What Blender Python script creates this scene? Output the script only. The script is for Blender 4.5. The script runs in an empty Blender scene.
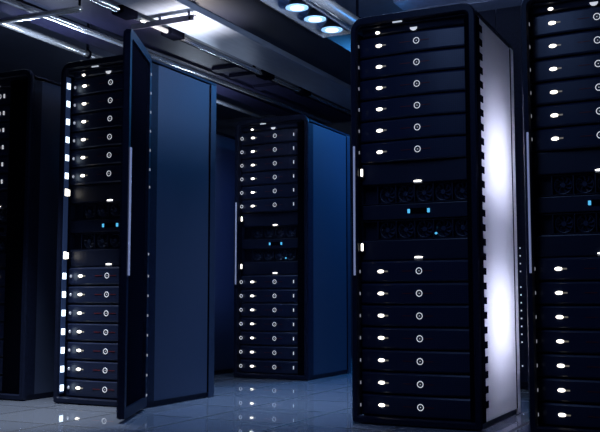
import bpy, bmesh, math, random
from mathutils import Vector, Matrix
random.seed(4)
SC = bpy.context.scene
COL = SC.collection
PI = math.pi

# ------------------------------------------------------------------ materials
def mat(name, base, rough=.5, metal=0., spec=.5, noise=0., nscale=40, bump=0., emit=None, estr=0., stretch=None, coat=0.):
    m = bpy.data.materials.new(name); m.use_nodes = True
    nt = m.node_tree; b = nt.nodes['Principled BSDF']
    b.inputs['Base Color'].default_value = (*base, 1)
    b.inputs['Roughness'].default_value = rough
    b.inputs['Metallic'].default_value = metal
    b.inputs['Specular IOR Level'].default_value = spec
    b.inputs['Coat Weight'].default_value = coat
    b.inputs['Coat Roughness'].default_value = .15
    if emit:
        b.inputs['Emission Color'].default_value = (*emit, 1)
        b.inputs['Emission Strength'].default_value = estr
    if noise or bump:
        tc = nt.nodes.new('ShaderNodeTexCoord'); mp = nt.nodes.new('ShaderNodeMapping')
        nt.links.new(tc.outputs['Object'], mp.inputs[0])
        if stretch: mp.inputs['Scale'].default_value = stretch
        n = nt.nodes.new('ShaderNodeTexNoise'); n.inputs['Scale'].default_value = nscale
        n.inputs['Detail'].default_value = 4
        nt.links.new(mp.outputs[0], n.inputs['Vector'])
        if noise:
            r = nt.nodes.new('ShaderNodeMapRange')
            r.inputs['From Min'].default_value = .3; r.inputs['From Max'].default_value = .7
            r.inputs['To Min'].default_value = 1-noise; r.inputs['To Max'].default_value = 1+noise
            nt.links.new(n.outputs[0], r.inputs['Value'])
            v = nt.nodes.new('ShaderNodeVectorMath'); v.operation = 'SCALE'
            v.inputs[0].default_value = base
            nt.links.new(r.outputs[0], v.inputs['Scale'])
            nt.links.new(v.outputs[0], b.inputs['Base Color'])
        if bump:
            bp = nt.nodes.new('ShaderNodeBump'); bp.inputs['Strength'].default_value = bump
            bp.inputs['Distance'].default_value = .002
            nt.links.new(n.outputs[0], bp.inputs['Height'])
            nt.links.new(bp.outputs[0], b.inputs['Normal'])
    return m

def grid_mat(name, base, hole, cell, rough, fill=.55, spec=.5):
    """plastic or steel with a fine grid of dark perforations (object coordinates, x-z)"""
    m = mat(name, base, rough, spec=spec); nt = m.node_tree; b = nt.nodes['Principled BSDF']
    tc = nt.nodes.new('ShaderNodeTexCoord'); sx = nt.nodes.new('ShaderNodeSeparateXYZ')
    nt.links.new(tc.outputs['Object'], sx.inputs[0])
    prod = None
    for ax in ('X', 'Z'):
        d = nt.nodes.new('ShaderNodeMath'); d.operation = 'DIVIDE'; d.inputs[1].default_value = cell
        nt.links.new(sx.outputs[ax], d.inputs[0])
        fr = nt.nodes.new('ShaderNodeMath'); fr.operation = 'FRACT'; nt.links.new(d.outputs[0], fr.inputs[0])
        lt = nt.nodes.new('ShaderNodeMath'); lt.operation = 'LESS_THAN'; lt.inputs[1].default_value = fill
        nt.links.new(fr.outputs[0], lt.inputs[0])
        if prod is None: prod = lt
        else:
            mu = nt.nodes.new('ShaderNodeMath'); mu.operation = 'MULTIPLY'
            nt.links.new(prod.outputs[0], mu.inputs[0]); nt.links.new(lt.outputs[0], mu.inputs[1]); prod = mu
    mx = nt.nodes.new('ShaderNodeMix'); mx.data_type = 'RGBA'
    mx.inputs[6].default_value = (*base, 1); mx.inputs[7].default_value = (*hole, 1)
    nt.links.new(prod.outputs[0], mx.inputs[0]); nt.links.new(mx.outputs[2], b.inputs['Base Color'])
    return m

M = {}
M['black'] = mat('black_frame_paint', (.010, .014, .034), .40, spec=.16, noise=.25, nscale=60, coat=.0)
M['void'] = mat('black_interior', (.002, .0025, .006), .8, spec=.0)
M['panel'] = mat('navy_side_panel', (.050, .066, .118), .46, metal=.25, noise=.16, nscale=260, bump=.05)
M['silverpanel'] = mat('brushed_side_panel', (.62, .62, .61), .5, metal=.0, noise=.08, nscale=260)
M['post'] = mat('blue_post', (.040, .054, .096), .35, metal=.3, noise=.1)
M['bezel'] = grid_mat('server_bezel', (.020, .028, .068), (.010, .015, .036), .0095, .30)
M['blank'] = mat('blank_panel', (.011, .016, .040), .38, noise=.15, nscale=80)
M['chassis'] = mat('server_chassis', (.02, .025, .04), .5, noise=.1)
M['fan'] = mat('fan_plastic', (.030, .042, .085), .35, noise=.1)
M['mesh'] = grid_mat('perforated_door', (.005, .006, .014), (.001, .0015, .003), .012, .7, .5, .0)
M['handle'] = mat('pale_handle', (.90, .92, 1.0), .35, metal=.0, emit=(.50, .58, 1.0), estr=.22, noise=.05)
M['screw'] = mat('steel_glint', (.6, .63, .7), .25, metal=.6, emit=(.75, .8, .95), estr=.3)  # steel and small glints, their shine added as emission
M['endl'] = mat('end_light', (.8, .85, .9), .4, emit=(.9, .93, 1.0), estr=.5)
M['red'] = mat('dark_red_line', (.28, .03, .02), .4)
M['led'] = mat('led_warm_white', (.9, .88, .8), .4, emit=(1, .93, .80), estr=3.2)
M['ledtail'] = mat('led_glow_tail', (.5, .45, .35), .4, emit=(1, .86, .62), estr=.12)  # LED spill on the bezel, put in as dim emission
M['ring'] = mat('ring_light', (.8, .8, .85), .4, emit=(.88, .92, 1.0), estr=.62)
M['bluled'] = mat('led_cyan', (.1, .4, .6), .4, emit=(.10, .55, .95), estr=.95)
M['glint'] = mat('wall_glint', (.8, .9, 1), .4, emit=(.66, .82, 1.0), estr=2.6)  # LED reflections on the inner wall, as emission
M['glintstrip'] = mat('wall_glint_strip', (.03, .05, .12), .3, emit=(.20, .38, 1.0), estr=.05)  # faint emission for the sheen between the wall reflections
M['metal'] = mat('galvanised_metal', (.19, .225, .31), .34, metal=.4, noise=.12, nscale=30, stretch=(1, .15, 1))
M['tube'] = mat('conduit_metal', (.80, .82, .86), .22, metal=.8, noise=.1, nscale=20, stretch=(1, .1, 1))
M['darktray'] = mat('dark_tray', (.011, .011, .028), .5, spec=.06, metal=.0, noise=.15, nscale=25)
M['soffit'] = mat('dark_soffit', (.006, .008, .018), .55, spec=.25, noise=.2, nscale=300)
M['bracket'] = mat('grey_bracket', (.10, .10, .15), .45, metal=.3, noise=.1)
M['slat'] = mat('ceiling_slat', (.12, .15, .25), .45, metal=.3, noise=.2, nscale=15)
M['fixture'] = mat('fixture_panel', (.11, .19, .38), .4, metal=.2, noise=.1)
M['cone'] = mat('lamp_cone', (.006, .008, .016), .4)
M['lamp'] = mat('lamp_glass', (.9, .95, 1), .3, emit=(.78, .90, 1.0), estr=4.0)
M['lamprim'] = mat('lamp_reflector', (.5, .7, .9), .3, emit=(.30, .60, 1.0), estr=.85)
M['striplamp'] = mat('strip_lamp', (.9, .95, 1), .3, emit=(.92, .95, 1.0), estr=1.0)
M['wall'] = mat('navy_wall', (.028, .035, .062), .6, noise=.15, nscale=12)
M['led_small_and_glint'] = mat('led_pin_and_glint', (.8, .85, .9), .4, emit=(.8, .88, 1.0), estr=.55)  # cabinet pins, also the reflection on each rack top

def floor_mat():
    m = bpy.data.materials.new('floor_tiles'); m.use_nodes = True
    nt = m.node_tree; b = nt.nodes['Principled BSDF']
    tc = nt.nodes.new('ShaderNodeTexCoord'); mp = nt.nodes.new('ShaderNodeMapping')
    mp.inputs['Location'].default_value = (2.67, -4.16, 0)
    br = nt.nodes.new('ShaderNodeTexBrick'); br.offset = 0
    br.inputs['Scale'].default_value = 1
    br.inputs['Brick Width'].default_value = .53; br.inputs['Row Height'].default_value = .53
    br.inputs['Mortar Size'].default_value = .013; br.inputs['Mortar Smooth'].default_value = .3
    br.inputs['Color1'].default_value = (.27, .29, .35, 1); br.inputs['Color2'].default_value = (.24, .26, .32, 1)
    br.inputs['Mortar'].default_value = (.03, .035, .05, 1)
    nt.links.new(tc.outputs['Object'], mp.inputs[0]); nt.links.new(mp.outputs[0], br.inputs['Vector'])
    nt.links.new(br.outputs['Color'], b.inputs['Base Color'])
    n = nt.nodes.new('ShaderNodeTexNoise'); n.inputs['Scale'].default_value = 6; n.inputs['Detail'].default_value = 5
    nt.links.new(tc.outputs['Object'], n.inputs['Vector'])
    r = nt.nodes.new('ShaderNodeMapRange'); r.inputs['To Min'].default_value = .0; r.inputs['To Max'].default_value = .05
    nt.links.new(n.outputs[0], r.inputs['Value'])
    mx = nt.nodes.new('ShaderNodeMix'); mx.data_type = 'FLOAT'
    nt.links.new(br.outputs['Fac'], mx.inputs[0]); nt.links.new(r.outputs[0], mx.inputs[2]); mx.inputs[3].default_value = .7
    nt.links.new(mx.outputs[0], b.inputs['Roughness'])
    b.inputs['Specular IOR Level'].default_value = .75
    bp = nt.nodes.new('ShaderNodeBump'); bp.inputs['Strength'].default_value = .4; bp.inputs['Distance'].default_value = .003; bp.invert = True
    nt.links.new(br.outputs['Fac'], bp.inputs['Height']); nt.links.new(bp.outputs[0], b.inputs['Normal'])
    return m
M['floor'] = floor_mat()

# ------------------------------------------------------------------ mesh helpers
class MB:
    def __init__(s): s.bm = bmesh.new()
    def box(s, x0, x1, y0, y1, z0, z1):
        v = [s.bm.verts.new(p) for p in ((x0,y0,z0),(x1,y0,z0),(x1,y1,z0),(x0,y1,z0),(x0,y0,z1),(x1,y0,z1),(x1,y1,z1),(x0,y1,z1))]
        for f in ((3,2,1,0),(4,5,6,7),(0,1,5,4),(1,2,6,5),(2,3,7,6),(3,0,4,7)): s.bm.faces.new([v[i] for i in f])
        return s
    def loft(s, rings, closed=True, cap=True):
        R = [[s.bm.verts.new(p) for p in r] for r in rings]
        n = len(R[0])
        for a, b in zip(R, R[1:]):
            for i in range(n if closed else n-1):
                j = (i+1) % n
                s.bm.faces.new((a[i], a[j], b[j], b[i]))
        if cap:
            s.bm.faces.new(list(reversed(R[0]))); s.bm.faces.new(R[-1])
        return s
    def tube(s, p, q, r, n=12, r2=None):
        p, q = Vector(p), Vector(q); d = (q-p).normalized()
        a = d.orthogonal().normalized(); b = d.cross(a)
        rr = (r, r if r2 is None else r2)
        s.loft([[c + (a*math.cos(2*PI*i/n) + b*math.sin(2*PI*i/n))*k for i in range(n)] for c, k in ((p, rr[0]), (q, rr[1]))])
        return s
    def ring(s, c, R, r, n=20, k=6):
        """torus facing -y"""
        c = Vector(c); rows = []
        for i in range(n):
            a = 2*PI*i/n; u = Vector((math.cos(a), 0, math.sin(a)))
            rows.append([s.bm.verts.new(c + u*(R + r*math.cos(2*PI*j/k)) + Vector((0, r*math.sin(2*PI*j/k), 0))) for j in range(k)])
        for i in range(n):
            for j in range(k):
                s.bm.faces.new((rows[i][j], rows[i][(j+1)%k], rows[(i+1)%n][(j+1)%k], rows[(i+1)%n][j]))
        return s
    def oval(s, c, rx, rz, th=.006, n=18, tail=0.):
        """a low dome facing -y, stretched to +x by tail"""
        c = Vector(c); rs = []
        for k, y in ((1, 0), (.92, -th*.6), (.6, -th)):
            rs.append([c + Vector(((rx*k + (tail*k if math.cos(2*PI*i/n) > 0 else 0))*math.cos(2*PI*i/n), y, rz*k*math.sin(2*PI*i/n))) for i in range(n)])
        s.loft(rs); return s
    def build(s, name, m, parent=None, smooth=False, bevel=0.):
        bmesh.ops.recalc_face_normals(s.bm, faces=s.bm.faces)
        me = bpy.data.meshes.new(name); s.bm.to_mesh(me); s.bm.free()
        me.materials.append(m)
        if smooth:
            for p in me.polygons: p.use_smooth = True
        o = bpy.data.objects.new(name, me); COL.objects.link(o)
        if parent: o.parent = parent
        if bevel:
            bv = o.modifiers.new('bevel', 'BEVEL'); bv.width = bevel; bv.segments = 2; bv.limit_method = 'ANGLE'
        return o

def tag(o, label=None, cat=None, group=None, kind=None):
    if label: o['label'] = label
    if cat: o['category'] = cat
    if group: o['group'] = group
    if kind: o['kind'] = kind
    return o
def thing(name, loc, label, cat, group=None, rz=0):
    o = bpy.data.objects.new(name, None); COL.objects.link(o)
    o.location = loc; o.rotation_euler = (0, 0, rz); o.empty_display_size = .1
    return tag(o, label, cat, group)
def struct(mb, name, m): return tag(mb.build(name, m), kind='structure')
def kids(o): return [c for c in COL.objects if c.parent == o]
def copy_tree(o, parent=None):
    c = o.copy(); COL.objects.link(c)
    if parent: c.parent = parent
    for ch in kids(o): copy_tree(ch, c)
    return c

# ------------------------------------------------------------------ setting
CEIL = 2.75
XL, XR, YF, YB = -6.6, 2.6, -1.6, 9.2
struct(MB().box(XL-.1, XR+.1, YF-.1, YB+.1, -.08, 0), 'floor', M['floor'])
struct(MB().box(XL-.1, XR+.1, YF-.1, YB+.1, CEIL, CEIL+.08), 'ceiling', M['wall'])
struct(MB().box(XL-.1, XL, YF, YB, 0, CEIL), 'wall_left', M['wall'])
struct(MB().box(XR, XR+.1, YF, YB, 0, CEIL), 'wall_right', M['wall'])
struct(MB().box(XL, XR, YB, YB+.1, 0, CEIL), 'wall_back', M['wall'])
struct(MB().box(XL, XR, YF-.1, YF, 0, CEIL), 'wall_front', M['wall'])

# ------------------------------------------------------------------ racks
W, H = .66, 2.09
def rrect(x0, x1, z0, z1, rt, rb, y, n=6):
    pts = []
    for (cx, cz, r, a0) in ((x1-rt, z1-rt, rt, 0), (x0+rt, z1-rt, rt, PI/2), (x0+rb, z0+rb, rb, PI), (x1-rb, z0+rb, rb, 1.5*PI)):
        for i in range(n+1):
            a = a0 + i*PI/2/n; pts.append((cx+r*math.cos(a), y, cz+r*math.sin(a)))
    return pts
def frame_ring(mb, x0, x1, z0, z1, rt, l, r, t, b, irt, depth, ch=.01):
    rings = [rrect(x0, x1, z0, z1, rt, .012, depth),
             rrect(x0, x1, z0, z1, rt, .012, ch),
             rrect(x0+ch*.6, x1-ch*.6, z0+ch*.6, z1-ch*.6, rt-ch*.4, .010, 0),
             rrect(x0+l-ch*.6, x1-r+ch*.6, z0+b-ch*.6, z1-t+ch*.6, irt, .010, 0),
             rrect(x0+l, x1-r, z0+b, z1-t, irt, .008, ch),
             rrect(x0+l, x1-r, z0+b, z1-t, irt, .008, depth),
             rrect(x0, x1, z0, z1, rt, .012, depth)]
    mb.loft(rings, cap=False); return mb

def make_rack(X, Y, D, label, side='panel', filler=.59, notched=False, handle=True):
    t = thing('server_rack', (X, Y, 0), label, 'server rack', 'black server racks')
    frame_ring(MB(), -.009, W, .004, H, .07, .034, .036, .045, .034, .03, .030).build('front_frame', M['black'], t, bevel=0)
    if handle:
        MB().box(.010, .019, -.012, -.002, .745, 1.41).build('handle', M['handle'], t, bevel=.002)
    MB().box(.012, W-.012, .031, D-.05, .002, .034).build('plinth', M['black'], t)
    # side panels stand between a notched front strip and the rear post
    for s in (0, 1):
        a, b = (0, .011) if s == 0 else (W-.011, W)
        mb = MB(); z = .10
        if notched and s:
            mb.box(a, b+.0015, .010, .074, .036, 2.02)
            while z < 2.0:
                mb.box(a, b+.0015, .074, .125, z, z+.034); z += .0714
            mb.build('notched_strip', M['void'], t)
        else:
            mb.box(a, b, .031, .100, .036, 2.02).build('corner_strip', M['black'], t)
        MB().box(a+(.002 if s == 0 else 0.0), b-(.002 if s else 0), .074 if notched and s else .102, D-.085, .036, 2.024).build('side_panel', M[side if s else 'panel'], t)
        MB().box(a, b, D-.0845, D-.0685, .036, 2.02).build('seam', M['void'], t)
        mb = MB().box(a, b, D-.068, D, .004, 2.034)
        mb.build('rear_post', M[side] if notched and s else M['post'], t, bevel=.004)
    MB().box(.012, W-.012, D-.02, D-.006, .036, 2.03).build('back_panel', M['void'], t)
    MB().box(.0, W, .031, D, 2.0345, 2.048).build('roof', M['black'], t)
    MB().box(filler, W-.037, .034, .045, .036, 2.04).build('filler_panel', M['void'], t)
    MB().box(.225, .275, .010, .018, 2.039, 2.045).build('header_glint', M['led_small_and_glint'], t)  # reflection on the top frame, made as a glowing bar
    return t

PITCH = .1124
def zz(z): return .62 + (z-.62)*1.018      # heights read at the frame plane, carried back to the recessed servers
ZUP = [zz(1.921)-k*PITCH for k in range(6)]; ZLO = [zz(.763)-k*PITCH for k in range(7)]
FACE, BULGE = .080, .022
def face_y(x): return FACE - BULGE*(1-((x-.325)/.30)**2)

def bezel_mb(x0, x1, h):
    """convex bezel: plan bulges to the front, chamfered upper and lower lips"""
    mb = MB(); n = 14; rows = []
    prof = ((.022, -h/2), (.006, -h/2+.001), (0, -h/2+.008), (0, h/2-.012), (.008, h/2-.003), (.022, h/2))
    for i in range(n+1):
        x = x0+(x1-x0)*i/n; f = face_y(x)
        rows.append([(x, f+dy, z) for dy, z in prof] + [(x, FACE+.04, h/2), (x, FACE+.04, -h/2)])
    mb.loft(rows); return mb

def make_server(screw=None, bar=None, barw=.006):
    t = bpy.data.objects.new('rack_server', None); COL.objects.link(t); t.empty_display_size = .05
    MB().box(.034, .620, FACE+.041, .66, -PITCH/2+.0004, PITCH/2-.0004).build('chassis', M['chassis'], t)
    bezel_mb(.014, .612, .1075).build('bezel', M['bezel'], t)
    x = .127; MB().oval((x, face_y(x)+.001, 0), .0175, .0088, .007, tail=.004).build('status_light_glow', M['led'], t, True)
    mb = MB(); mb.box(x+.012, x+.040, face_y(x+.03)-.001, face_y(x+.03)+.008, -.0035, .0035); mb.build('led_glow', M['ledtail'], t)  # glow of the LED on the bezel, built as a dim bar
    x = .336
    rg = MB().ring((x, face_y(x)-.001, 0), .0150, .0019).build('power_button', M['ring'], t, True)
    MB().oval((x, face_y(x)+.001, 0), .0024, .0024, .003, n=10).build('button_dot', M['ring'], rg, True)
    for a, b in ((.245, .302), (.348, .405)):
        MB().box(a, b, face_y((a+b)/2)-.002, FACE, -.0012, .0012).build('red_line', M['red'], t)
    if screw == 'ring':
        MB().ring((.027, .062, 0), .0120, .0022, 16).build('thumb_screw', M['ring'], t, True)
    elif screw == 'stud':
        MB().oval((.047, .0775, 0), .0085, .0105, .008, n=8).build('thumb_screw', M['screw'], t, True)
    else:
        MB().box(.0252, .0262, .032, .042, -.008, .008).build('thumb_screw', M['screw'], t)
    if bar is not None:
        MB().box(bar, bar+barw, face_y(bar)-.006, face_y(bar)+.006, -.013, .013).build('end_light', M['endl'], t, bevel=.002)
    return t

def fan_mb(cx, cy, cz, R):
    mb = MB()
    mb.ring((cx, cy, cz), R, .0022, 24, 5)
    mb.tube((cx, cy-.006, cz), (cx, cy+.012, cz), .012, 12)
    nb = 9
    for i in range(nb):
        a = 2*PI*i/nb; pts = []
        for r, da, w in ((.011, 0, .20), (.027, .16, .26), (R-.003, .34, .30)):
            for s in (-1, 1):
                ang = a+da+s*w*.62
                pts.append((cx+r*math.cos(ang), cy+s*.006, cz+r*math.sin(ang)))
        v = [mb.bm.verts.new(p) for p in pts]; u = [mb.bm.verts.new((p[0], p[1]+.002, p[2])) for p in pts]
        for k in (0, 2):
            mb.bm.faces.new((v[k], v[k+1], v[k+3], v[k+2])); mb.bm.faces.new((u[k+2], u[k+3], u[k+1], u[k]))
        loop = (0, 1, 3, 5, 4, 2)
        for i0, i1 in zip(loop, loop[1:]+loop[:1]): mb.bm.faces.new((v[i0], u[i0], u[i1], v[i1]))
    return mb

ZC0, ZC1 = ZLO[0]+PITCH/2+.001, ZUP[5]-PITCH/2-.001      # the fan unit between the two stacks of servers
def make_fan_unit():
    t = bpy.data.objects.new('fan_unit', None); COL.objects.link(t); t.empty_display_size = .05
    MB().box(.034, .620, .155, .66, ZC0, ZC1).build('chassis', M['chassis'], t)
    for z0, z1 in ((1.216, ZC1), (ZC0, .927)):
        MB().box(.016, .604, .088, .150, z0, z1).build('blank_panel', M['blank'], t, bevel=.006)
    for zs, zd in ((zz(1.268), zz(1.213)), (zz(.887), zz(.832))):
        MB().box(.017, .036, .064, .092, zs-.024, zs+.024).build('latch', M['blank'], t)
        MB().box(.022, .034, .058, .0655, zs-.019, zs+.019).build('latch_light', M['led'], t, bevel=.003)
        MB().oval((.325, .086, zd), .023, .0045, .005).build('dash_light', M['led'], t, True)
        MB().box(.305, .347, .080, .087, zd-.0098, zd-.0068).build('dash_reflector', M['screw'], t)
    for zc in (1.164, .979):
        mb = MB()
        mb.box(.016, .604, .140, .152, zc-.049, zc+.049)
        for x in (.1, .2, .3, .4, .5, .6): mb.box(x-.003, x+.003, .104, .140, zc-.049, zc+.049)
        mb.box(.016, .604, .104, .140, zc+.045, zc+.049); mb.box(.016, .604, .104, .140, zc-.049, zc-.045)
        tr = mb.build('fan_tray', M['blank'], t)
        for i, x in enumerate((.15, .25, .35, .45, .55)):
            fan_mb(x, .118, zc, .041).build('fan', M['fan'], tr)
    MB().box(.016, .604, .095, .150, 1.033, 1.110).build('display_strip', M['blank'], t, bevel=.004)
    MB().box(.280, .372, .092, .096, 1.058, 1.086).build('display', M['void'], t)
    for x in (.276, .381):
        MB().box(x-.009, x+.004, .088, .095, 1.061, 1.082).build('blue_light', M['bluled'], t, bevel=.002)
    MB().oval((.412, .108, .955), .007, .006, .006, n=10).build('fan_light', M['bluled'], t, True)
    return t

def make_cover():
    t = bpy.data.objects.new('cover_panel', None); COL.objects.link(t); t.empty_display_size = .05
    mb = MB(); rows = []
    for i in range(15):
        x = .036+(.604-.036)*i/14; f = face_y(x)
        rows.append([(x, f+.004, 2.0015), (x, f-.004, 2.008), (x, f-.010, 2.033), (x, FACE+.04, 2.033), (x, FACE+.04, 2.0015)])
    mb.loft(rows).build('visor', M['blank'], t)
    x = .123; MB().oval((x, face_y(x)-.005, 2.013), .013, .0075, .005).build('status_light_glow', M['led'], t, True)  # mirror image of the row below, modelled as a glowing oval
    mb = MB(); c = Vector((.325, face_y(.325)-.006, 2.013)); n = 12
    mb.loft([[c+Vector((.019*math.cos(PI+PI*i/n), y, .017*math.sin(PI+PI*i/n))) for i in range(n+1)] for y in (0, -.006)])
    mb.build('half_round_reflection', M['ring'], t)  # reflected power ring in the visor, built as emissive half ring
    return t

NUM = ['first', 'second', 'third', 'fourth', 'fifth', 'sixth', 'seventh']
FANS = make_fan_unit(); COVER = make_cover()
first = {'fan': True, 'cover': True}
def stock(X, Y, where, screw=None, bar=None, barw=.006, protos={}):
    key = (screw, bar)
    grp = 'servers in the ' + where
    for up in (True, False):
        n = 6 if up else 7
        for k in range(n):
            z = (ZUP if up else ZLO)[k]
            if key not in protos: o = protos[key] = make_server(screw, bar, barw)
            else: o = copy_tree(protos[key])
            o.location = (X, Y, z)
            pos = ('first' if k == 0 else 'lowest' if k == n-1 else NUM[k])
            tag(o, f"{pos} of {'six' if up else 'seven'} servers {'above' if up else 'below'} the fans, {where}", 'server', grp)
    for src, nm in ((FANS, 'fan'), (COVER, 'cover')):
        o = src if first[nm] else copy_tree(src); first[nm] = False
        o.location = (X, Y, 0)
        if nm == 'fan' and X in (XA, XD):       # hidden behind the filler panel there
            for c in kids(o):
                if c.name.startswith(('blue_light', 'fan_light') if X == XA else ('latch_light',)): bpy.data.objects.remove(c)
        if nm == 'fan': tag(o, f"black fan unit with two cyan lights, {where}", 'fan unit', 'fan units with cyan lights')
        else: tag(o, f"narrow top panel with half round reflection, {where}", 'panel', 'narrow top panels')

Y1, Y2 = 4.33, 6.43
XA, XB, XC, XD, XM, XLR = -4.735, -3.83, -1.858, -.967, -3.797, -4.73
rackA = make_rack(XA, 4.36, .76, 'black server rack cut off by the left edge of the photo', filler=.455, handle=False)
rackB = make_rack(XB, 4.36, .76, 'black server rack whose perforated door stands open', filler=.59, handle=False)
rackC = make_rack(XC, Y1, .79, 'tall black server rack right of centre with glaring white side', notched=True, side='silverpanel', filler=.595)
rackD = make_rack(XD, Y1, .74, 'black server rack cut off by the right edge of the photo', filler=.60)
rackM = make_rack(XM, Y2, .84, 'distant black server rack in the second row at the aisle end', filler=.555)
rackL = make_rack(XLR, Y2, .84, 'dark rack behind the open door rack showing only its blue side', filler=.50)
stock(XC, Y1, 'in the rack with glaring white side')
stock(XB, 4.36, 'in the rack with open door', 'stud')
stock(XM, Y2, 'in the distant second row rack', 'ring', .500)
stock(XD, Y1, 'in the rack at right photo edge')
stock(XA, 4.36, 'in the rack at left photo edge', None, .374, .010)

# LED reflections modelled as emission on the open rack's inner wall
strip = MB().box(.030, .033, .010, .050, .06, 2.0).build('wall_glint_strip', M['glintstrip'], rackB)
zs = ZUP + ZLO
for z in zs:
    MB().box(.0325, .036, .014, .046, z-.019, z+.019).build('wall_glint', M['glint'], strip, bevel=.004)
for z in (zz(1.268), zz(.887)):
    MB().box(.0325, .036, .018, .046, z-.022, z+.022).build('wall_glint', M['led'], strip, bevel=.004)

# open door of rack B: hinged on its right, swung out past square
hx, hy = XB+W+.004, 4.352
dv = Vector((-2.905-hx, 3.80-hy)); ang = math.atan2(dv.y, dv.x); DL = dv.length
door = thing('door_hinge_frame', (hx, hy, 0), 'x', 'x'); COL.objects.unlink(door); bpy.data.objects.remove(door)
door = bpy.data.objects.new('door', None); COL.objects.link(door); door.parent = rackB
door.location = (hx-XB, hy-4.36, 0); door.rotation_euler = (0, 0, ang)
# local: x runs from hinge to free edge, +y is the outer face
def door_ring():
    mb = MB()
    frame_ring(mb, 0, DL, .02, 2.045, .05, .05, .045, .05, .05, .02, .04)
    return mb
df = door_ring(); 
for v in df.bm.verts: v.co.y = v.co.y-.02
df.build('door_frame', M['black'], door)
def meshpanel():
    mb = MB().box(.051, DL-.046, -.006, .004, .071, 1.994); return mb
meshpanel().build('perforated_panel', M['mesh'], door)
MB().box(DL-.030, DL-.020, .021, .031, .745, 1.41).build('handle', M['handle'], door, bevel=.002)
for z in zs + [zz(1.268), zz(.887)]:  # LED reflections along the hinge edge, built as glowing tabs
    MB().box(.018, .030, .0205, .024, z-.016, z-.002).build('edge_glint', M['screw'], door)

# tall closed cabinet behind the gap between the two right racks
cab = thing('cabinet', (-1.95, 6.45, 0), 'tall closed navy cabinet standing behind the gap between the right-hand racks', 'cabinet')
MB().box(0, .9, .02, .6, 0, CEIL-.02).build('body', M['black'], cab)
for a, b in ((.004, .318), (.322, .896)):
    MB().box(a, b, 0, .018, .06, CEIL-.03).build('door', M['black'], cab, bevel=.004)
MB().box(0, .9, -.004, .02, CEIL-.028, CEIL-.006).build('top_gap_gleam', M['tube'], cab)  # bright bar standing in for light in the gap above the cabinet
for k in range(38):
    z = .16+k*.0545
    if .74 < z < .80 or .20 < z < .27 or z > 1.02: continue
    MB().box(.455, .463, -.004, 0, z, z+.010).build('indicator', M['led_small_and_glint'], cab)

# ------------------------------------------------------------------ ceiling services (all at real height)
ZS = 2.5
def pipe(name, p, q, r, m, label, cat, group=None, smooth=True):
    return tag(MB().tube(p, q, r, 14).build(name, m, None, smooth), label, cat, group)
def slab(name, x0, x1, y0, y1, z0, z1, m, label, cat, group=None, bevel=.003):
    return tag(MB().box(x0, x1, y0, y1, z0, z1).build(name, m, None, False, bevel), label, cat, group)

duct = slab('ventilation_duct', -3.57, -3.22, 2.2, 9.0, ZS, CEIL-.001, M['metal'], 'wide silver duct running under the ceiling, shining above the open rack', 'duct')
mb = MB().box(-3.72, -3.22, 4.91, 4.95, ZS-.036, ZS-.030); mb.box(-3.72, -3.22, 4.908, 4.912, ZS-.068, ZS-.030)
br = mb.build('bracket', M['bracket'], duct)
for x in (-3.5, -3.27): MB().tube((x, 4.93, ZS-.031), (x, 4.93, ZS+.002), .008, 8).build('stud', M['bracket'], br)
MB().box(-3.258, -3.244, 4.9065, 4.908, ZS-.060, ZS-.040).build('slot', M['void'], br)
slab('soffit_panel', -3.215, -2.77, 2.6, 8.6, ZS+.04, CEIL-.001, M['soffit'], 'smooth black soffit panel between silver duct and lamp fixture', 'ceiling panel')
# conduits, each hung from the ceiling on thin rods
def pipe(p, q, r, label, hang=(), clamps=()):
    p, q = Vector(p), Vector(q)
    o = tag(MB().tube(p, q, r, 16).build('conduit', M['tube'], None, True), label, 'pipe', 'ceiling conduits')
    def at(y): return p + (q-p)*((y-p.y)/(q.y-p.y))
    for y in hang:
        c = at(y); MB().tube((c.x, c.y, c.z+r*.8), (c.x, c.y, CEIL), .010, 8).build('hanger_rod', M['void'], o)
        MB().tube((c.x, c.y-.012, c.z), (c.x, c.y+.012, c.z), r+.006, 16).build('hanger_band', M['void'], o)
    for y in clamps:
        c = at(y); MB().box(c.x-.05, c.x+.05, y, y+.16, c.z-.028, c.z+.028).build('clamp', M['void'], o, bevel=.008)
    return o
pipe((-4.50, 3.2, ZS), (-4.56, 6.3, ZS), .026, 'bright conduit at far left above the open rack', (3.6, 5.46))
pipe((-4.21, 3.2, ZS), (-4.01, 8.8, ZS), .021, 'long silver conduit passing behind the open door top edge', (3.5,))
pipe((-4.53, 6.6, ZS), (-4.53, 9.0, ZS), .020, 'short bright conduit ending at the distant rack top', (8.6,))
pipe((-3.69, 3.2, ZS+.01), (-3.63, 9.0, ZS+.01), .019, 'silver conduit in black clamps beside the wide duct', (8.8,), (4.70, 5.25, 6.6, 7.3))
pipe((-2.45, 3.0, ZS), (-2.36, 6.6, ZS), .040, 'thick silver conduit right of the round lamps', (5.66,))
o = tag(MB().tube((-5.2, 4.35, ZS-.06), (-3.74, 4.42, ZS-.06), .020, 14).build('conduit', M['tube'], None, True), 'silver conduit crossing the upper left corner', 'pipe', 'ceiling conduits')
for x in (-5.1, -3.755): MB().tube((x, 4.36+(x+5.2)*.045, ZS-.05), (x, 4.36+(x+5.2)*.045, CEIL), .008, 8).build('hanger_rod', M['void'], o)
for x0, x1, l in ((-4.12, -3.78, 'dark purple cable tray left of the silver duct'), (-4.46, -4.26, 'dark cable tray above the open rack, between two conduits')):
    o = slab('cable_tray', x0, x1, 2.6, 9.0, ZS+.040, ZS+.085, M['darktray'], l, 'cable tray', 'dark cable trays')
    if x1 > -4: trayA = o
    for y in (4.0, 7.0): MB().box((x0+x1)/2-.01, (x0+x1)/2+.01, y, y+.02, ZS+.085, CEIL).build('hanger_rod', M['void'], o)
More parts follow.
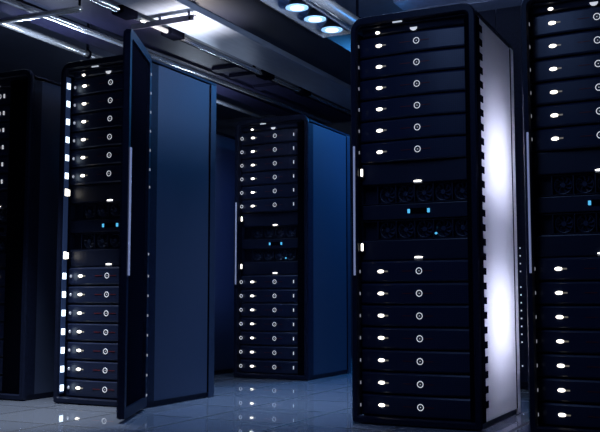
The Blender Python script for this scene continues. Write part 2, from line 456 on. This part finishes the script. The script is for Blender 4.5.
for i, (y0, w) in enumerate(((6.35, .10), (6.62, .06), (7.05, .12))):
    MB().box(-3.98, -3.735, y0, y0+w, ZS+.0105, ZS+.0402).build('cross_bar', M['darktray'], trayA)
# ceiling slats, lateral
for i in range(16):
    y = 4.3+i*.27
    slab('ceiling_slat', -2.42+.20, .9, y, y+.20, CEIL-.05, CEIL-.012, M['slat'], NUM[i % 7] + (' ' if i < 7 else ' farther ' if i < 14 else ' farthest ') + 'blue grey ceiling slat counted from the front', 'ceiling slat', 'ceiling slats')

# lamp fixture with hanging cones
fx = thing('lamp_fixture', (-2.62, 5.0, ZS), 'long ceiling fixture with a row of round bright lamps', 'lamp')
MB().box(-.115, .115, -1.6, .86, .07, .085).build('back_plate', M['fixture'], fx)
mb = MB(); mb.box(-.125, -.115, -1.6, .87, 0, .085); mb.box(.115, .125, -1.6, .87, 0, .085); mb.box(-.115, .115, .86, .87, 0, .085); mb.box(-.115, .115, -1.6, -1.59, 0, .085)
mb.build('rim', M['tube'], fx)
LY = [.72-.272*k for k in range(7)]
for y in LY:
    c = MB().tube((.018, y, .069), (.018, y, .004), .030, 24, .078).build('lamp_cone', M['cone'], fx)
    MB().tube((.018, y, .0035), (.018, y, -.001), .074, 24).build('lamp_rim', M['lamprim'], c)
    MB().tube((.018, y, -.0012), (.018, y, -.004), .042, 24).build('lamp_disc', M['lamp'], c)
for x in (-.1, .1): MB().tube((x, -.2, .086), (x, -.2, CEIL-ZS), .006, 8).build('hanger', M['void'], fx)

# ------------------------------------------------------------------ lamps and added fill lights
def area(name, loc, rot, sx, sy, power, col, spread=180):
    d = bpy.data.lights.new(name, 'AREA'); d.shape = 'RECTANGLE'; d.size = sx; d.size_y = sy; d.energy = power; d.color = col; d.spread = math.radians(spread)
    o = bpy.data.objects.new(name, d); COL.objects.link(o); o.location = loc; o.rotation_euler = rot
    return o
def spot(name, loc, power, col, angle=120, blend=.6, r=.06, rot=(0, 0, 0)):
    d = bpy.data.lights.new(name, 'SPOT'); d.energy = power; d.color = col; d.spot_size = math.radians(angle); d.spot_blend = blend; d.shadow_soft_size = r
    o = bpy.data.objects.new(name, d); COL.objects.link(o); o.location = loc; o.rotation_euler = rot
    return o
for y in LY[:6]:
    spot('downlight', (-2.602, 5.0+y, ZS-.02), 75 if y == LY[0] else 38, (.46, .66, 1.0), 92 if y == LY[0] else 60, 1.0)
# added, unseen fill lamps on the right rack's flank, to brighten the white panel
for z0, z1 in ((1.16, 1.55), (.33, .75)):
    MB().box(-.027, -.0005, .18, .66, z0, z1).build('flank_fill_housing', M['black'], rackD, bevel=.006)
    area('flank_fill', (XD-.029, 4.75, (z0+z1)/2), (0, -PI/2, 0), z1-z0, .44, 125.0, (1.0, .87, .68), 28)
MB().box(-.020, -.0005, .30, .36, .5, 1.8).build('flank_fill_housing', M['black'], rackM, bevel=.006)  # unseen housing and fill added to brighten the rack side opposite
area('flank_fill', (XM-.022, Y2+.33, 1.15), (0, -PI/2, 0), 1.3, .05, 16.0, (.38, .58, 1.0))
# unseen uplight added on the open rack's roof to brighten the duct
spot('duct_fill', (-3.40, 5.10, 2.08), 110, (1, .89, .80), 106, .9, .04, (PI, 0, 0))
# unseen spot added to brighten the floor before the two left racks
spot('front_fill', (-3.7, 3.85, 2.40), 300, (.75, .86, 1.0), 50, .8)
spot('row_fill', (-3.75, 5.85, 2.44), 20, (.36, .58, 1.0), 95, .9)  # unseen spot added between the rows to lift rack side and floor
# unseen uplights added above the rack roofs to brighten the ceiling services
for x, y, p in ((-4.3, 4.8, 11), (-4.05, 6.95, .6), (-4.5, 6.9, 9), (-1.72, 4.75, 22), (-1.4, 4.8, 8), (-.6, 4.8, 2)):
    area('roof_fill', (x, y, 2.10), (PI, -.75 if x == -1.72 else 0, 0), .08, .5, p, (.66, .79, 1.0))
# blue fill lights added under the ceiling, front and rear
area('ceiling_fill', (-1.6, 2.4, CEIL-.03), (0, 0, 0), .8, 2.4, 16, (.28, .46, 1.0))
area('ceiling_fill', (-2.5, 7.6, CEIL-.03), (0, 0, 0),   .4, 1.6, 60, (.05, .36, 1.0))

w = bpy.data.worlds.new('world'); SC.world = w; w.use_nodes = True
w.node_tree.nodes['Background'].inputs[0].default_value = (.01, .02, .06, 1)
w.node_tree.nodes['Background'].inputs[1].default_value = .3

# ------------------------------------------------------------------ camera
F = 919.; tilt = math.atan(84/919.); yaw = math.atan(460/math.hypot(919, 84))
cd = bpy.data.cameras.new('camera'); cam = bpy.data.objects.new('camera', cd); COL.objects.link(cam)
cd.sensor_fit = 'HORIZONTAL'; cd.sensor_width = 36; cd.lens = F*36/600
cam.location = (0, 0, .62); cam.rotation_euler = (PI/2+tilt, 0, yaw)
cd.clip_start = .05
SC.camera = cam
SC.view_settings.view_transform = 'Standard'; SC.view_settings.look = 'None'
SC.view_settings.gamma = 1; SC.view_settings.use_curve_mapping = False
SC.view_settings.exposure = 0
